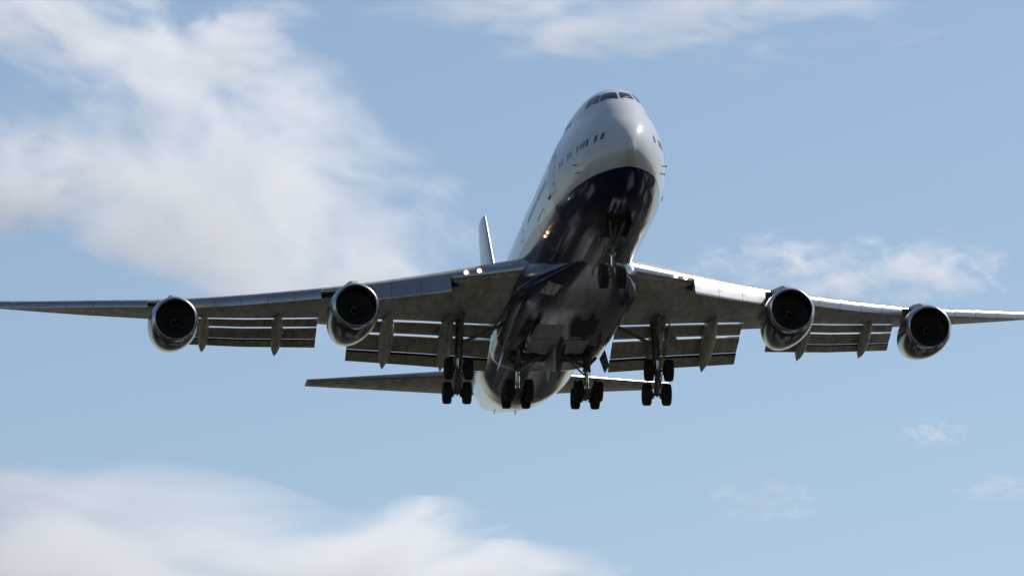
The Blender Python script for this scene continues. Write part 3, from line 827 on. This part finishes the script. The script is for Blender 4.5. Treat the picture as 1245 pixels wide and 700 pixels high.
def cloud(u, v, ru, rv, dist, depth, label, seed, tau, stretch=(1, 1, 1, 0), edge=.30, roll=0., **kw):
    """a cloud centred where the line of sight through (u, v) reaches the given distance; ru, rv its half extents there"""
    k = dist / 6853.57
    d = cr @ Vector(((u - 622.5) / 6853.57, 1, -(v - 350) / 6853.57)).normalized()
    import bmesh
    bm = bmesh.new(); bmesh.ops.create_icosphere(bm, subdivisions=4, radius=1)
    for q in bm.verts:
        q.co *= .90 + .13 * mnoise.noise(q.co * 1.7 + Vector((seed, 0, 0)))
    me = bpy.data.meshes.new('cloud'); bm.to_mesh(me); bm.free()
    o = bpy.data.objects.new('cloud', me); S.collection.objects.link(o)
    o.location = CAMP + d * dist; rx, rz = ru * k, rv * k
    o.scale = (rx, depth, rz); o.rotation_mode = 'YXZ'
    o.rotation_euler = (math.asin(d.z), R(roll), -math.atan2(d.x, d.y))
    mx = max(rx, rz)
    me.materials.append(cloud_mat(seed, tau / depth, stretch, edge, asp=(rx / mx, depth / mx, rz / mx), **kw))
    o['label'] = label; o['category'] = 'cloud'; o['group'] = 'clouds in the sky'
#CLOUDLIST-BEGIN
cloud(275, 215, 385, 215, 7000, 700, 'large soft white cloud high on the left above the wing', 11, 2.1, (1.0, .10, 1.6, .5), .40, 24, thr=.265, soft=.40, scale=2.6, rough=.62)
cloud(20, 215, 190, 95, 7300, 240, 'white cloud fragment at the left edge beside the large cloud', 21, 1.8, (1, .16, 1.5, .2), .36, thr=.32, soft=.36, scale=2.2, rough=.62)
cloud(130, 30, 350, 125, 7600, 260, 'thin torn cloud streaming out of the top left corner', 2, 1.8, (1, .16, 1.8, .6), .34, 10, thr=.34, scale=3.0, soft=.36, rough=.62)
cloud(180, 688, 410, 140, 6500, 800, 'smooth rounded cloud bank low in the left corner', 37, 2.5, (.8, .13, 3.0, .10), .36, 4, thr=.19, soft=.38, scale=1.5, rough=.50)
cloud(470, 692, 200, 96, 6600, 600, 'second cloud hump on the bank below the tail', 4, 2.1, (.8, .13, 2.4, -.35), .38, -14, thr=.26, soft=.38, scale=1.8, rough=.52)
cloud(610, 714, 230, 68, 6700, 450, 'low white cloud edge along the bottom below the main wheels', 14, 2.1, (.8, .13, 2.4, 0), .38, thr=.26, soft=.38, scale=2.0, rough=.52)
cloud(1085, 330, 190, 62, 7200, 160, 'small ragged cloud behind the outer right engine', 5, 1.5, (1.2, .2, 2.0, .2), .40, thr=.34, soft=.38, scale=3.0, rough=.60)
cloud(940, 318, 150, 46, 7300, 140, 'faint cloud wisp above the inner right engine', 6, 1.0, (1.2, .2, 2.0, 0), .40, thr=.35, soft=.38, scale=3.0, rough=.58)
cloud(830, 2, 440, 110, 7800, 220, 'thin veil of cloud along the top above the nose', 7, 1.1, (.7, .2, 2.0, -.25), .34, thr=.33, scale=5.0, soft=.42, rough=.60)
cloud(1133, 526, 58, 26, 7000, 80, 'tiny bright puff of cloud beneath the outer right engine', 8, .8, (1, .2, 2.0, .3), .38, thr=.36, scale=3.0, soft=.36)
cloud(930, 604, 110, 42, 7000, 100, 'wispy broken cloud scrap low below the main wheels and right flaps', 9, .7, (1, .2, 1.8, .5), .36, thr=.40, scale=3.2, soft=.34)
cloud(1215, 593, 95, 24, 7100, 90, 'flat faint cloud streak at the right edge', 10, .4, (.7, .2, 3.0, 0), .36, thr=.36, scale=2.8, soft=.36)
#CLOUDLIST-END
